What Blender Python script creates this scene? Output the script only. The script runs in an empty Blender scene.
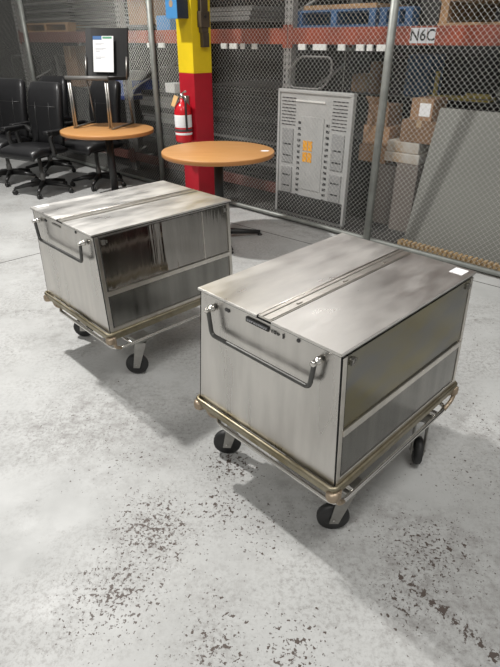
import bpy, bmesh, math, random
from mathutils import Vector, Matrix, Euler
random.seed(7)
R = math.radians
S = bpy.context.scene
C = S.collection

# ------------------------------------------------------------------ camera
cam_d = bpy.data.cameras.new('camera'); cam = bpy.data.objects.new('camera', cam_d); C.objects.link(cam)
cam.location = (0, 0, 1.5)
PITCH = .5203
cam.rotation_euler = (math.pi/2 - PITCH, 0, 0)
cam.rotation_euler = (Matrix.Rotation(math.pi/2 - PITCH, 3, 'X') @ Matrix.Rotation(.0032, 3, 'Z')).to_euler()
cam_d.sensor_fit = 'VERTICAL'; cam_d.sensor_height = 24.0
cam_d.lens = 24.0*510.7/667
cam_d.clip_start = .05
S.camera = cam

# ------------------------------------------------------------------ world and light
w = bpy.data.worlds.new('warehouse_ambient'); S.world = w; w.use_nodes = True
bg = w.node_tree.nodes['Background']; bg.inputs[0].default_value = (1, .985, .96, 1); bg.inputs[1].default_value = .32
def area(name, loc, target, size, power, col=(1, .98, .95), shape='DISK', sy=None):
    l = bpy.data.lights.new(name, 'AREA'); l.shape = shape; l.size = size
    if sy: l.size_y = sy
    l.energy = power; l.color = col
    o = bpy.data.objects.new(name, l); C.objects.link(o); o.location = loc
    d = Vector(target) - Vector(loc); o.rotation_euler = d.to_track_quat('-Z', 'Y').to_euler()
    return o
area('high_bay_key', (-2.6, 4.1, 4.6), (-1.5, 2.9, 0), .20, 250)
area('added_fill_aisle', (-2.6, -2.2, 5.2), (-.8, .6, 0), 1.2, 120)  # unseen soft fill, added to lift the near floor
area('added_fill_right', (1.7, .5, 5.6), (1.2, .9, 0), 1.6, 105)  # added overhead fill that lightens the shadowed floor on the right
area('added_lid_sheen', (1.2, 10.5, 6.2), (.3, 1.6, .8), 2.6, 55)  # unseen light added to put a sheen on the near cart's lid
area('added_lid_sheen', (-2.6, 11.0, 6.2), (-.5, 2.4, .8), 2.6, 40)  # same added sheen light, aimed at the farther cart
S.view_settings.view_transform = 'Standard'; S.view_settings.look = 'None'
S.view_settings.gamma = 1; S.view_settings.use_curve_mapping = False
S.view_settings.exposure = 0.06

# ------------------------------------------------------------------ materials
def mat(name, col, rough=.6, metal=0, var=0, vscale=8, bump=0, bscale=60, col2=None, stretch=None, rvar=0, alpha=None, trans=0, emit=None):
    m = bpy.data.materials.new(name); m.use_nodes = True
    nt = m.node_tree; N = nt.nodes; L = nt.links; b = N['Principled BSDF']
    b.inputs['Base Color'].default_value = (*col, 1); b.inputs['Roughness'].default_value = rough
    b.inputs['Metallic'].default_value = metal
    if trans: b.inputs['Transmission Weight'].default_value = trans
    if var or bump or rvar or col2:
        tc = N.new('ShaderNodeTexCoord'); mp = N.new('ShaderNodeMapping'); L.new(tc.outputs['Object'], mp.inputs[0])
        if stretch: mp.inputs['Scale'].default_value = stretch
        n = N.new('ShaderNodeTexNoise'); n.inputs['Scale'].default_value = vscale; n.inputs['Detail'].default_value = 5
        L.new(mp.outputs[0], n.inputs['Vector'])
        if var or col2:
            r = N.new('ShaderNodeValToRGB'); L.new(n.outputs['Fac'], r.inputs[0])
            c2 = col2 or tuple(max(0, c*(1-var)) for c in col); c1 = col if col2 else tuple(min(1, c*(1+var)) for c in col)
            r.color_ramp.elements[0].position = .35; r.color_ramp.elements[1].position = .65
            r.color_ramp.elements[0].color = (*c2, 1); r.color_ramp.elements[1].color = (*c1, 1)
            L.new(r.outputs[0], b.inputs['Base Color'])
        if rvar:
            mr = N.new('ShaderNodeMapRange'); L.new(n.outputs['Fac'], mr.inputs[0])
            mr.inputs[1].default_value = .3; mr.inputs[2].default_value = .7
            mr.inputs[3].default_value = rough-rvar; mr.inputs[4].default_value = rough+rvar
            L.new(mr.outputs[0], b.inputs['Roughness'])
        if bump:
            n2 = N.new('ShaderNodeTexNoise'); n2.inputs['Scale'].default_value = bscale; n2.inputs['Detail'].default_value = 3
            L.new(mp.outputs[0], n2.inputs['Vector'])
            bp = N.new('ShaderNodeBump'); bp.inputs['Strength'].default_value = bump; bp.inputs['Distance'].default_value = .01
            L.new(n2.outputs['Fac'], bp.inputs['Height']); L.new(bp.outputs[0], b.inputs['Normal'])
    return m

M = {}
M['steel'] = mat('worn_stainless_steel', (.63, .61, .58), .33, 1, var=.13, vscale=4, rvar=.10, bump=.05, bscale=7, stretch=(3, 3, .6))
M['lid'] = mat('scuffed_stainless_lid', (.68, .665, .635), .37, 1, var=.12, vscale=7, rvar=.11, bump=.05, bscale=5, stretch=(.6, 1.6, 1))
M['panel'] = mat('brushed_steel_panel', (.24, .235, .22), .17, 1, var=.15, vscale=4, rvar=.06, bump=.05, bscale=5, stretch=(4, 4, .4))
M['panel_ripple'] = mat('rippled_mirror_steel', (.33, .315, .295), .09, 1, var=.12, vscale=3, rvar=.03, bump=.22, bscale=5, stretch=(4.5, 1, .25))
M['panel_yellow'] = mat('yellow_mottled_steel_panel', (.20, .198, .187), .18, 1, vscale=2.5, rvar=.05, bump=.04, bscale=5, col2=(.24, .215, .13), stretch=(1.5, 1, 5))  # grey steel with a yellow mottle in horizontal bands
M['flange'] = mat('bright_steel_edge', (.66, .63, .58), .3, 1, var=.08, vscale=20)
M['rim'] = mat('tarnished_brass_toned_rim', (.36, .325, .245), .42, 1, var=.2, vscale=12, col2=(.24, .205, .13))
M['tan_metal'] = mat('tan_tarnished_metal', (.40, .32, .235), .45, .8, var=.15, vscale=15)
M['chrome'] = mat('chrome', (.72, .70, .66), .18, 1)
M['dark_handle'] = mat('dark_steel_bar', (.12, .12, .115), .42, .8, var=.15, vscale=20)
M['zinc'] = mat('zinc_plated_steel', (.36, .35, .33), .4, 1, var=.1, vscale=30)
M['rubber'] = mat('black_rubber', (.018, .018, .018), .5)
M['dark_hub'] = mat('dark_grey_hub', (.06, .06, .06), .45)
M['black_plate'] = mat('black_label_plate', (.015, .015, .015), .4)
M['ink'] = mat('dark_ink', (.03, .03, .03), .6)
M['white_paper'] = mat('white_paper', (.82, .82, .82), .7)
M['print_grey'] = mat('faint_grey_print', (.55, .56, .58), .7)
M['blue_print'] = mat('blue_print', (.05, .13, .30), .6)
M['green_print'] = mat('green_print', (.10, .30, .18), .6)
M['galv'] = mat('galvanised_steel', (.42, .43, .41), .42, .75, var=.12, vscale=25)
M['wire'] = mat('galvanised_wire', (.50, .50, .47), .42, .6)
M['pole'] = mat('grey_galvanised_pole', (.28, .29, .27), .5, .45, var=.12, vscale=12)
M['beam'] = mat('scraped_orange_rack_paint', (.34, .07, .032), .5, 0, vscale=2.5, col2=(.12, .033, .022))
M['beam_dull'] = mat('dull_red_brown_rack_paint', (.10, .034, .025), .6, 0, vscale=5, col2=(.14, .05, .04))
M['upright'] = mat('pale_grey_rack_paint', (.22, .215, .205), .5, 0, var=.1)
M['hole'] = mat('dark_punched_slot', (.01, .01, .01), .9)
M['yellow'] = mat('yellow_safety_paint', (.74, .54, .010), .45, 0, var=.06, vscale=6)
M['red'] = mat('red_safety_paint', (.40, .008, .020), .42, 0, var=.08, vscale=6)
M['ext_red'] = mat('extinguisher_red', (.55, .012, .02), .25)
M['conduit'] = mat('dark_brown_conduit_box', (.06, .045, .03), .5, 0, var=.2)
M['blue_box'] = mat('blue_enclosure', (.06, .24, .50), .45)
M['navy'] = mat('navy_enclosure_side', (.02, .03, .05), .5)
M['tan_tag'] = mat('tan_card_tag', (.60, .38, .16), .7)
M['wood_top'] = mat('oak_laminate', (.55, .28, .10), .38, 0, vscale=3, col2=(.50, .245, .08), stretch=(1, 9, 1))
M['wood_edge'] = mat('oak_edge_band', (.46, .20, .06), .45)
M['black_metal'] = mat('black_powder_coat', (.015, .015, .015), .4)
M['leather'] = mat('black_leather', (.010, .010, .011), .36, 0, bump=.25, bscale=14)
M['black_plastic'] = mat('black_plastic', (.02, .02, .02), .35)
M['grey_plastic'] = mat('grey_moulded_plastic', (.42, .42, .41), .5, 0, var=.06)
M['grey_plastic2'] = mat('mid_grey_moulded_plastic', (.30, .30, .295), .55, 0, var=.06)
M['orange_st'] = mat('orange_sticker', (.85, .38, .02), .5)
M['panel_grey'] = mat('grey_laminate_board', (.20, .20, .18), .6, 0, var=.07, vscale=2)
M['panel_tan'] = mat('tan_grey_board', (.19, .165, .145), .65, 0, var=.08, vscale=2)
M['cardboard'] = mat('cardboard', (.31, .185, .105), .8, 0, var=.1, vscale=5)
M['cardboard_dk'] = mat('brown_cardboard', (.20, .12, .07), .8, 0, var=.1, vscale=5)
M['print_pale'] = mat('pale_wrapped_card', (.50, .48, .44), .6, 0, vscale=7, col2=(.34, .24, .15))
M['white_plastic'] = mat('white_plastic', (.74, .74, .71), .5, 0, var=.06)
M['bw'] = mat('pallet_wood', (.30, .18, .09), .75, 0, var=.2, vscale=6)
M['pale_wood'] = mat('pale_board', (.36, .25, .15), .7, 0, var=.12, vscale=6)
M['blue_pal'] = mat('blue_pallet_paint', (.03, .08, .17), .65, 0, var=.25, vscale=7)
M['blue_tarp'] = mat('blue_sheet', (.04, .09, .17), .6, 0, var=.2)
M['blue_crate'] = mat('blue_plastic', (.04, .08, .30), .5)
M['steel_dk'] = mat('dark_shelf_steel', (.014, .0135, .0125), .42, .3, var=.25, vscale=5)
M['steel_mid'] = mat('mid_shelf_steel', (.038, .037, .035), .42, .3, var=.2, vscale=5)
M['steel_lt'] = mat('pale_shelf_steel', (.15, .147, .14), .45, .2, var=.15, vscale=5)
M['yellow_rail'] = mat('dusty_yellow_paint', (.42, .33, .07), .6, 0, var=.2)
M['rope'] = mat('tan_ribbed_plastic', (.42, .29, .15), .7, 0, var=.15, vscale=30)
M['wall'] = mat('dark_grey_wall', (.022, .021, .020), .9, 0, var=.15, vscale=2)
M['rack_shade'] = mat('shade_toned_concrete', (.05, .048, .045), .85, 0, var=.3, vscale=4)  # concrete darkened in colour to stand in for shade under the rack
M['wall_paint'] = mat('grey_wall_paint', (.16, .158, .15), .8, 0, var=.1, vscale=2)
M['joint'] = mat('dark_floor_joint', (.10, .095, .09), .9)
M['black_bag'] = mat('black_sheet_plastic', (.012, .012, .013), .45)

def floor_mat():
    m = bpy.data.materials.new('worn_painted_concrete'); m.use_nodes = True
    nt = m.node_tree; N = nt.nodes; L = nt.links; b = N['Principled BSDF']
    tc = N.new('ShaderNodeTexCoord')
    def noise(scale, detail=5, rough=.55, off=(0, 0, 0), st=(1, 1, 1)):
        mp = N.new('ShaderNodeMapping'); mp.inputs['Location'].default_value = off; mp.inputs['Scale'].default_value = st
        L.new(tc.outputs['Object'], mp.inputs[0])
        n = N.new('ShaderNodeTexNoise'); n.inputs['Scale'].default_value = scale; n.inputs['Detail'].default_value = detail
        n.inputs['Roughness'].default_value = rough; L.new(mp.outputs[0], n.inputs['Vector']); return n.outputs['Fac']
    def math_(op, a, bb=None, c=None, clamp=False):
        n = N.new('ShaderNodeMath'); n.operation = op; n.use_clamp = clamp
        for i, v in enumerate((a, bb, c)):
            if v is None: continue
            if isinstance(v, (int, float)): n.inputs[i].default_value = v
            else: L.new(v, n.inputs[i])
        return n.outputs[0]
    def rng(v, a, b_, c=0, d=1):
        n = N.new('ShaderNodeMapRange'); L.new(v, n.inputs[0])
        for i, q in enumerate((a, b_, c, d)): n.inputs[i+1].default_value = q
        return n.outputs[0]
    def mix(f, c1, c2):
        n = N.new('ShaderNodeMix'); n.data_type = 'RGBA'
        if isinstance(f, (int, float)): n.inputs[0].default_value = f
        else: L.new(f, n.inputs[0])
        for i, c in ((6, c1), (7, c2)):
            if isinstance(c, tuple): n.inputs[i].default_value = (*c, 1)
            else: L.new(c, n.inputs[i])
        return n.outputs[2]
    base = mix(rng(noise(1.3, 6, .6), .38, .62), (.415, .42, .41), (.505, .51, .50))
    scuff = rng(noise(12, 9, .8, (3, 1, 0)), .46, .62)
    big = rng(noise(1.7, 3, .5, (5, 2, 0)), .45, .65)
    base = mix(math_('MULTIPLY', math_('MULTIPLY', scuff, big), .8), base, (.24, .23, .22))
    grit = math_('MULTIPLY', rng(noise(55, 6, .8, (4, 4, 0)), .47, .62), rng(noise(2.3, 4, .6, (8, 1, 0)), .40, .58))
    base = mix(math_('MULTIPLY', grit, .75), base, (.24, .23, .22))
    # clusters where the paint has chipped away
    blobs = [(-.33, 1.23, .30, .9), (-.10, 1.33, .22, .8), (-.43, .98, .28, .9), (-.08, 1.55, .22, 1), (-.10, .82, .25, .7), (.12, .80, .2, .9),
             (.02, 1.22, .18, .6), (.62, 1.15, .25, .55), (.80, 1.5, .35, .4), (-.5, 1.55, .35, .3), (1.2, 2.6, .5, .4), (.48, .95, .16, .5), (1.1, 1.9, .3, .4), (-1.3, 3.0, .5, .2),
             (.59, .93, .04, 1.15), (.64, .86, .04, 1.2), (.54, .985, .035, 1.1), (.69, .80, .04, 1.2), (.49, 1.04, .03, 1.1), (.565, .957, .03, 1.15), (.615, .895, .03, 1.15), (.665, .83, .03, 1.2), (.515, 1.012, .03, 1.1)]
    acc = None
    for x, y, r, s in blobs:
        v = N.new('ShaderNodeVectorMath'); v.operation = 'DISTANCE'; L.new(tc.outputs['Object'], v.inputs[0]); v.inputs[1].default_value = (x, y, 0)
        f = rng(v.outputs['Value'], 0, r, s, 0)
        acc = f if acc is None else math_('MAXIMUM', acc, f)
    n1 = noise(52, 3, .6, (1, 7, 0), (1, 1, 1))
    thr = math_('SUBTRACT', .725, math_('MULTIPLY', acc, .21))
    thr = math_('SUBTRACT', thr, math_('MULTIPLY', big, .05))
    chip = rng(math_('SUBTRACT', n1, thr), 0, .015)
    n2 = noise(95, 2, .5, (2, 2, 0))
    thr2 = math_('SUBTRACT', .74, math_('MULTIPLY', acc, .19))
    thr2 = math_('SUBTRACT', thr2, math_('MULTIPLY', big, .08))
    chip2 = rng(math_('SUBTRACT', n2, thr2), 0, .03)
    allc = math_('MAXIMUM', chip, math_('MULTIPLY', chip2, .75))
    colr = mix(allc, base, (.085, .065, .055))
    L.new(colr, b.inputs['Base Color'])
    L.new(rng(noise(6, 5), .3, .7, .42, .62), b.inputs['Roughness'])
    bp = N.new('ShaderNodeBump'); bp.inputs['Strength'].default_value = .4; bp.inputs['Distance'].default_value = .003; bp.invert = True
    L.new(allc, bp.inputs['Height']); L.new(bp.outputs[0], b.inputs['Normal'])
    return m
M['floor'] = floor_mat()

# ------------------------------------------------------------------ helpers
def bm_new(): return bmesh.new()
def bx(bm, x0, y0, z0, x1, y1, z1, bev=0, mi=0):
    r = bmesh.ops.create_cube(bm, size=1)
    vs = r['verts']
    for v in vs:
        v.co = Vector(((x0+x1)/2 + v.co.x*(x1-x0), (y0+y1)/2 + v.co.y*(y1-y0), (z0+z1)/2 + v.co.z*(z1-z0)))
    fs = set(f for v in vs for f in v.link_faces)
    for f in fs: f.material_index = mi
    if bev:
        es = list(set(e for v in vs for e in v.link_edges))
        bmesh.ops.bevel(bm, geom=es, offset=bev, segments=2, affect='EDGES', profile=.6, material=-1)
    return vs
def hexa(bm, pts, bev=0, mi=0):
    """8 points: bottom 4 (ccw), top 4 (ccw)"""
    vs = [bm.verts.new(p) for p in pts]
    for q in ((3, 2, 1, 0), (4, 5, 6, 7), (0, 1, 5, 4), (1, 2, 6, 5), (2, 3, 7, 6), (3, 0, 4, 7)):
        f = bm.faces.new([vs[i] for i in q]); f.material_index = mi
    if bev:
        es = list(set(e for v in vs for e in v.link_edges))
        bmesh.ops.bevel(bm, geom=es, offset=bev, segments=2, affect='EDGES', profile=.6, material=-1)
def tube(bm, pts, r, n=10, closed=False, mi=0, radii=None):
    pts = [Vector(p) for p in pts]; k = len(pts); rings = []
    prevu = None
    for i, p in enumerate(pts):
        if closed: t = (pts[(i+1) % k]-pts[i-1])
        else: t = pts[min(i+1, k-1)]-pts[max(i-1, 0)]
        t.normalize()
        if prevu is None:
            a = Vector((0, 0, 1)) if abs(t.z) < .9 else Vector((1, 0, 0))
            u = t.cross(a).normalized()
        else:
            u = (prevu - t*prevu.dot(t)).normalized()
        prevu = u; v = t.cross(u)
        rr = radii[i] if radii else r
        rings.append([bm.verts.new(p + u*math.cos(2*math.pi*j/n)*rr + v*math.sin(2*math.pi*j/n)*rr) for j in range(n)])
    m = k if closed else k-1
    for i in range(m):
        A, B = rings[i], rings[(i+1) % k]
        for j in range(n):
            f = bm.faces.new((A[j], A[(j+1) % n], B[(j+1) % n], B[j])); f.smooth = True; f.material_index = mi
    if not closed:
        for rg in (rings[0][::-1], rings[-1]):
            f = bm.faces.new(rg); f.material_index = mi
def fillet(pts, r, closed=False, seg=5):
    pts = [Vector(p) for p in pts]; out = []; k = len(pts)
    for i, p in enumerate(pts):
        if not closed and i in (0, k-1): out.append(p); continue
        a = (pts[i-1]-p); b = (pts[(i+1) % k]-p); rr = min(r, a.length*.49, b.length*.49)
        A = p + a.normalized()*rr; B = p + b.normalized()*rr
        for j in range(seg+1):
            t = j/seg; out.append(A*(1-t)**2 + p*2*t*(1-t) + B*t*t)
    return out
def lathe(bm, prof, n=24, center=(0, 0, 0), axis='Z', mi=0, smooth=True):
    c = Vector(center); rings = []
    for r, z in prof:
        ring = []
        for j in range(n):
            a = 2*math.pi*j/n; x, y = r*math.cos(a), r*math.sin(a)
            p = {'Z': (x, y, z), 'X': (z, x, y), 'Y': (y, z, x)}[axis]
            ring.append(bm.verts.new(c+Vector(p)))
        rings.append(ring)
    for A, B in zip(rings, rings[1:]):
        for j in range(n):
            f = bm.faces.new((A[j], A[(j+1) % n], B[(j+1) % n], B[j])); f.smooth = smooth; f.material_index = mi
    for rg in (rings[0][::-1], rings[-1]):
        f = bm.faces.new(rg); f.material_index = mi
def obj(name, bm, mats, parent=None, smooth=False):
    bmesh.ops.recalc_face_normals(bm, faces=bm.faces)
    me = bpy.data.meshes.new(name); bm.to_mesh(me); bm.free()
    for m in (mats if isinstance(mats, (list, tuple)) else [mats]): me.materials.append(M[m])
    if smooth:
        for p in me.polygons: p.use_smooth = True
    o = bpy.data.objects.new(name, me); C.objects.link(o)
    if parent: o.parent = parent
    return o
def tag(o, label, cat, group=None, kind=None):
    if label: o['label'] = label
    if cat: o['category'] = cat
    if group: o['group'] = group
    if kind: o['kind'] = kind
    return o
def thing(name, label, cat, loc=(0, 0, 0), rz=0, group=None):
    o = bpy.data.objects.new(name, None); C.objects.link(o); o.empty_display_size = .05
    o.location = loc; o.rotation_euler = (0, 0, rz); return tag(o, label, cat, group)
def place(o, loc, rz=0, rx=0, ry=0):
    o.location = loc; o.rotation_euler = (rx, ry, rz); return o
def dup(root, loc, rz, label=None, group=None, cat=None):
    kids = {}
    for q in bpy.data.objects:
        if q.parent: kids.setdefault(q.parent.name, []).append(q)
    def rec(o, par):
        c = o.copy(); C.objects.link(c)
        if par: c.parent = par
        for k in kids.get(o.name, []): rec(k, c)
        return c
    r = rec(root, None); r.location = loc; r.rotation_euler = (0, 0, rz)
    if label: r['label'] = label
    if group: r['group'] = group
    return r
def lbl(o, t): o['label'] = t; return o

# the fence / rack frame: s runs along the fence, D away from the camera
NX, NY, EX, EY = .681, .732, .732, -.681
BYAW = math.atan2(EY, EX)
def BK(s, D, z=0): return (NX*D+EX*s, NY*D+EY*s, z)

# ------------------------------------------------------------------ structure
def struct(name, bm, m): o = obj(name, bm, m); o['kind'] = 'structure'; return o
b = bm_new(); bx(b, -12, -6, -.1, 9, 14, 0); struct('floor', b, 'floor')
b = bm_new(); bx(b, -16, 0, 0, 9, .1, 3.1)
o = struct('wall_back', b, 'wall'); place(o, BK(-3.5, 5.5), BYAW)
b = bm_new(); bx(b, -10.1, -6, 0, -10, 14, 3.1); struct('wall_left', b, 'wall_paint')
# saw-cut joints in the slab
def joint(n, a, c):
    a = Vector((*a, 0)); c = Vector((*c, 0)); d = (c-a).normalized(); p = Vector((-d.y, d.x, 0))*.004
    b = bm_new(); vs = [b.verts.new(q+Vector((0, 0, .0012))) for q in (a-p, c-p, c+p, a+p)]; b.faces.new(vs)
    vs = [b.verts.new(q+Vector((0, 0, .0002))) for q in (a-p, c-p, c+p, a+p)]; b.faces.new(vs[::-1])
    struct('trim_%d' % n, b, 'joint')
joint(1, (-3.6, 2.15), (-1.3, 4.30))
joint(2, (-.9, 5.32), (1.25, 3.55))
joint(3, (1.55, 3.45), (2.4, 2.75))

b = bm_new(); bx(b, -11, 0, 0, 2.2, 1.72, .002); o = struct('trim_4', b, 'rack_shade'); place(o, BK(0, 3.775), BYAW)  # shade behind the fence, put in as a dark floor strip
# ------------------------------------------------------------------ chain link fence
F_S0, F_S1, F_D, F_H = -9.0, .75, 3.75, 2.3
fence = thing('chain_link_fence', 'galvanised chain link fence running diagonally across the warehouse in front of the racks', 'fence', BK(0, F_D), BYAW)
b = bm_new(); p = .0205; r = .0011
ncol = int((F_S1-F_S0)/p); nrow = int((F_H-.08)/p)
for i in range(ncol):
    x = F_S0 + p*i; prev = None
    for j in range(nrow+1):
        z = .05 + j*p; right = ((j + i) % 2 == 0)
        cx = x + (p*1.06 if right else -p*.06) ; cy = (.0025 if right else -.0025)
        ring = [b.verts.new((cx + dx*r, cy + dy*r, z)) for dx, dy in ((1.3, 0), (0, 1), (-1.3, 0), (0, -1))]
        if prev:
            for k in range(4): b.faces.new((prev[k], prev[(k+1) % 4], ring[(k+1) % 4], ring[k]))
        prev = ring
obj('mesh_netting', b, 'wire', fence)
for s in (-7.54, -4.84, -2.11, .62):
    b = bm_new(); tube(b, [(s, -.035, 0), (s, -.035, F_H+.05)], .030, 16)
    lathe(b, [(.001, F_H+.085), (.022, F_H+.075), (.034, F_H+.05), (.034, F_H+.02)], 16, (s, -.035, 0))
    obj('post', b, 'pole', fence)
b = bm_new(); tube(b, [(F_S0, -.0, .035), (F_S1, 0, .035)], .019, 12); obj('bottom_rail', b, 'pole', fence)
b = bm_new(); tube(b, [(F_S0, 0, F_H-.02), (F_S1, 0, F_H-.02)], .021, 12); obj('top_rail', b, 'pole', fence)

# ------------------------------------------------------------------ cart
CL, CW, ZT, ZB = .797, .586, .79, .3146
CYAW = .779
def strokes(b, x, y0, z0, wd, h, pat, th=.0008):
    """tiny rectangles standing in for worn print; plane l = x"""
    for (a0, b0, a1, b1) in pat:
        bx(b, x-th, y0-wd*a1, z0+h*b0, x, y0-wd*a0, z0+h*b1)
def make_cart():
    t = thing('equipment_cart', 'tmp', 'cart')
    # body shell: slightly wider at the base
    b = bm_new()
    hexa(b, [(.008, -.018, ZB), (CL-.008, -.018, ZB), (CL-.008, CW+.030, ZB), (.008, CW+.030, ZB),
             (.008, .006, ZT-.006), (CL-.008, .006, ZT-.006), (CL-.008, CW-.006, ZT-.006), (.008, CW-.006, ZT-.006)], .003)
    obj('steel_body', b, 'steel', t)
    # lid halves with turned down hems
    strip0, strip1 = .252, .312
    for (w0, w1) in ((0, strip0), (strip1, CW)):
        b = bm_new(); bx(b, 0, w0, ZT-.004, CL, w1, ZT, .0012)
        bx(b, -.0015, w0, ZT-.008, .0005, w1, ZT-.002); bx(b, CL-.0005, w0, ZT-.008, CL+.0015, w1, ZT-.002)
        if w0 == 0: bx(b, 0, -.0015, ZT-.008, CL, .0005, ZT-.001)
        else: bx(b, 0, w1-.0005, ZT-.008, CL, w1+.0015, ZT-.001)
        obj('lid_panel', b, 'lid', t)
    b = bm_new()
    bx(b, .004, strip0+.002, ZT-.006, CL-.004, strip1-.003, ZT+.001)
    bx(b, .004, strip0+.006, ZT, CL-.004, strip0+.012, ZT+.0035, .001)
    bx(b, .004, strip1-.022, ZT, CL-.004, strip1-.016, ZT+.0035, .001)
    tube(b, [(.012, strip1-.003, ZT+.001), (CL-.01, strip1-.003, ZT+.001)], .003, 8)
    st = obj('hinge_strip', b, 'flange', t)
    b = bm_new(); bx(b, .002, strip1-.004, ZT-.003, CL-.002, strip1-.0005, ZT+.0004); obj('seam_gap', b, 'hole', st)
    b = bm_new(); bx(b, .003, .001, ZT-.0125, CL-.003, CW-.001, ZT-.0082); obj('lid_gasket', b, 'hole', t)
    for x in (.14, .38, .62):
        b = bm_new(); bx(b, x, strip0+.018, ZT+.001, x+.022, strip0+.026, ZT+.004, .001); obj('hinge_tab', b, 'flange', st)
    # handles both ends
    for sgn, x in ((-1, .004), (1, CL-.004)):
        b = bm_new(); q = sgn*.024
        pts = [(x, .070, .740), (x+q, .070, .740), (x+q, .082, .652), (x+q, .500, .652), (x+q, .514, .740), (x, .514, .740)]
        path = fillet(pts, .018)
        tube(b, path, .0075, 8)
        h = obj('handle', b, 'dark_handle', t); lbl(h, 'dark squared drop handle')
        for yy in (.070, .514):
            b = bm_new(); lathe(b, [(.004, x+sgn*.036), (.009, x+sgn*.035), (.009, x+sgn*.030), (.009, x+sgn*.014), (.012, x+sgn*.012), (.012, x+sgn*.002)], 12, (0, yy, .740), 'X')
            obj('bolt', b, 'chrome', h)
    # rivets on the handle face
    for yy, zz in ((.455, .752), (.445, .752), (.152, .765)):
        b = bm_new(); lathe(b, [(.001, -.001), (.006, .0005), (.007, .004)], 8, (.004, yy, zz), 'X'); obj('rivet', b, 'dark_hub', t)
    # side faces: edge flanges, mid rail and two panels on each side
    def sw(z): return .006 - .024*(ZT-z)/(ZT-ZB)
    def swr(z): return CW-.006 + .036*(ZT-z)/(ZT-ZB)
    for side, f, sg in ((0, sw, -1), (1, swr, 1)):
        def slab(l0, l1, z0, z1, off, th, m, name, bev=.0015, mi=None):
            b = bm_new()
            hexa(b, [(l0, f(z0)+sg*off, z0), (l1, f(z0)+sg*off, z0), (l1, f(z0)+sg*(off+th), z0), (l0, f(z0)+sg*(off+th), z0),
                     (l0, f(z1)+sg*off, z1), (l1, f(z1)+sg*off, z1), (l1, f(z1)+sg*(off+th), z1), (l0, f(z1)+sg*(off+th), z1)], bev)
            return obj(name, b, m, t)
        slab(.012, .030, ZB+.006, ZT-.018, 0, .006, 'flange', 'corner_flange')
        slab(CL-.030, CL-.012, ZB+.006, ZT-.018, 0, .006, 'flange', 'corner_flange')
        slab(.0305, .0345, ZB+.006, ZT-.018, 0, .004, 'hole', 'corner_seam', 0)
        slab(.0085, .0115, ZB+.006, ZT-.014, 0, .003, 'hole', 'corner_seam', 0)
        slab(.030, CL-.030, .500, .522, 0, .010, 'flange', 'mid_rail')
        slab(.030, CL-.030, ZB+.006, ZB+.026, 0, .006, 'flange', 'bottom_rail')
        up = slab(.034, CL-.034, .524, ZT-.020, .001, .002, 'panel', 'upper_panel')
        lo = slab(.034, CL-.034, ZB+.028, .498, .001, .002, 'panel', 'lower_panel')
        for l in (.045, CL-.055):
            b = bm_new(); bx(b, l, f(.748)+sg*.002, .738, l+.012, f(.748)+sg*.010, .756, .002); bx(b, l+.018, f(.748)+sg*.002, .742, l+.024, f(.748)+sg*.009, .752, .001)
            obj('latch', b, 'zinc', t)
        if side == 0: t_up, t_lo = up, lo
    # rim the box sits in
    e = .008
    ring = [(-e+.004, -.028, ZB), (CL+e-.004, -.028, ZB), (CL+e-.004, CW+.040, ZB), (-e+.004, CW+.040, ZB)]
    b = bm_new(); tube(b, fillet(ring, .02, True), .0085, 10, True)
    bx(b, 0, -.03, ZB-.030, CL, -.018, ZB-.008, .002); bx(b, 0, CW+.030, ZB-.030, CL, CW+.042, ZB-.008, .002)
    bx(b, -.004, -.03, ZB-.030, .008, CW+.04, ZB-.008, .002); bx(b, CL-.008, -.03, ZB-.030, CL+.004, CW+.04, ZB-.008, .002)
    obj('base_rim', b, 'rim', t)
    # lower tube frame
    a0, a1, w0, w1, zr = .020, CL-.05, -.032, CW-.03, .232
    ring = [(a0, w0, zr), (a1, w0, zr), (a1, w1, zr), (a0, w1, zr)]
    b = bm_new(); tube(b, fillet(ring, .05, True), .0085, 10, True)
    for l in (a0+.09, a1-.09): tube(b, [(l, w0, zr), (l, w1, zr)], .008, 8)
    fr = obj('lower_tube_frame', b, 'chrome', t)
    for l, ww, dl, dw in ((a0, w0, 0, .0), (a1, w0, .05, 0), (a1, w1, .05, .0), (a0, w1, 0, .05)):
        b = bm_new(); 
        tube(b, fillet([(l+(-.03 if l == a1 else .03), ww, zr), (l+dl*.6, ww+dw*.4, zr+.012), (l+dl, ww+dw, ZB-.012)], .03), .0085, 10)
        obj('bent_strut', b, 'tan_metal', fr)
    # corner bumpers
    for l, ww in ((.006, -.020), (CL-.006, -.020), (CL-.006, CW+.034), (.006, CW+.034)):
        b = bm_new(); lathe(b, [(.010, ZB-.048), (.020, ZB-.046), (.023, ZB-.040), (.023, ZB-.022), (.020, ZB-.016), (.01, ZB-.012)], 16, (l, ww, 0))
        obj('corner_bumper', b, 'tan_metal', t)
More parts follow.
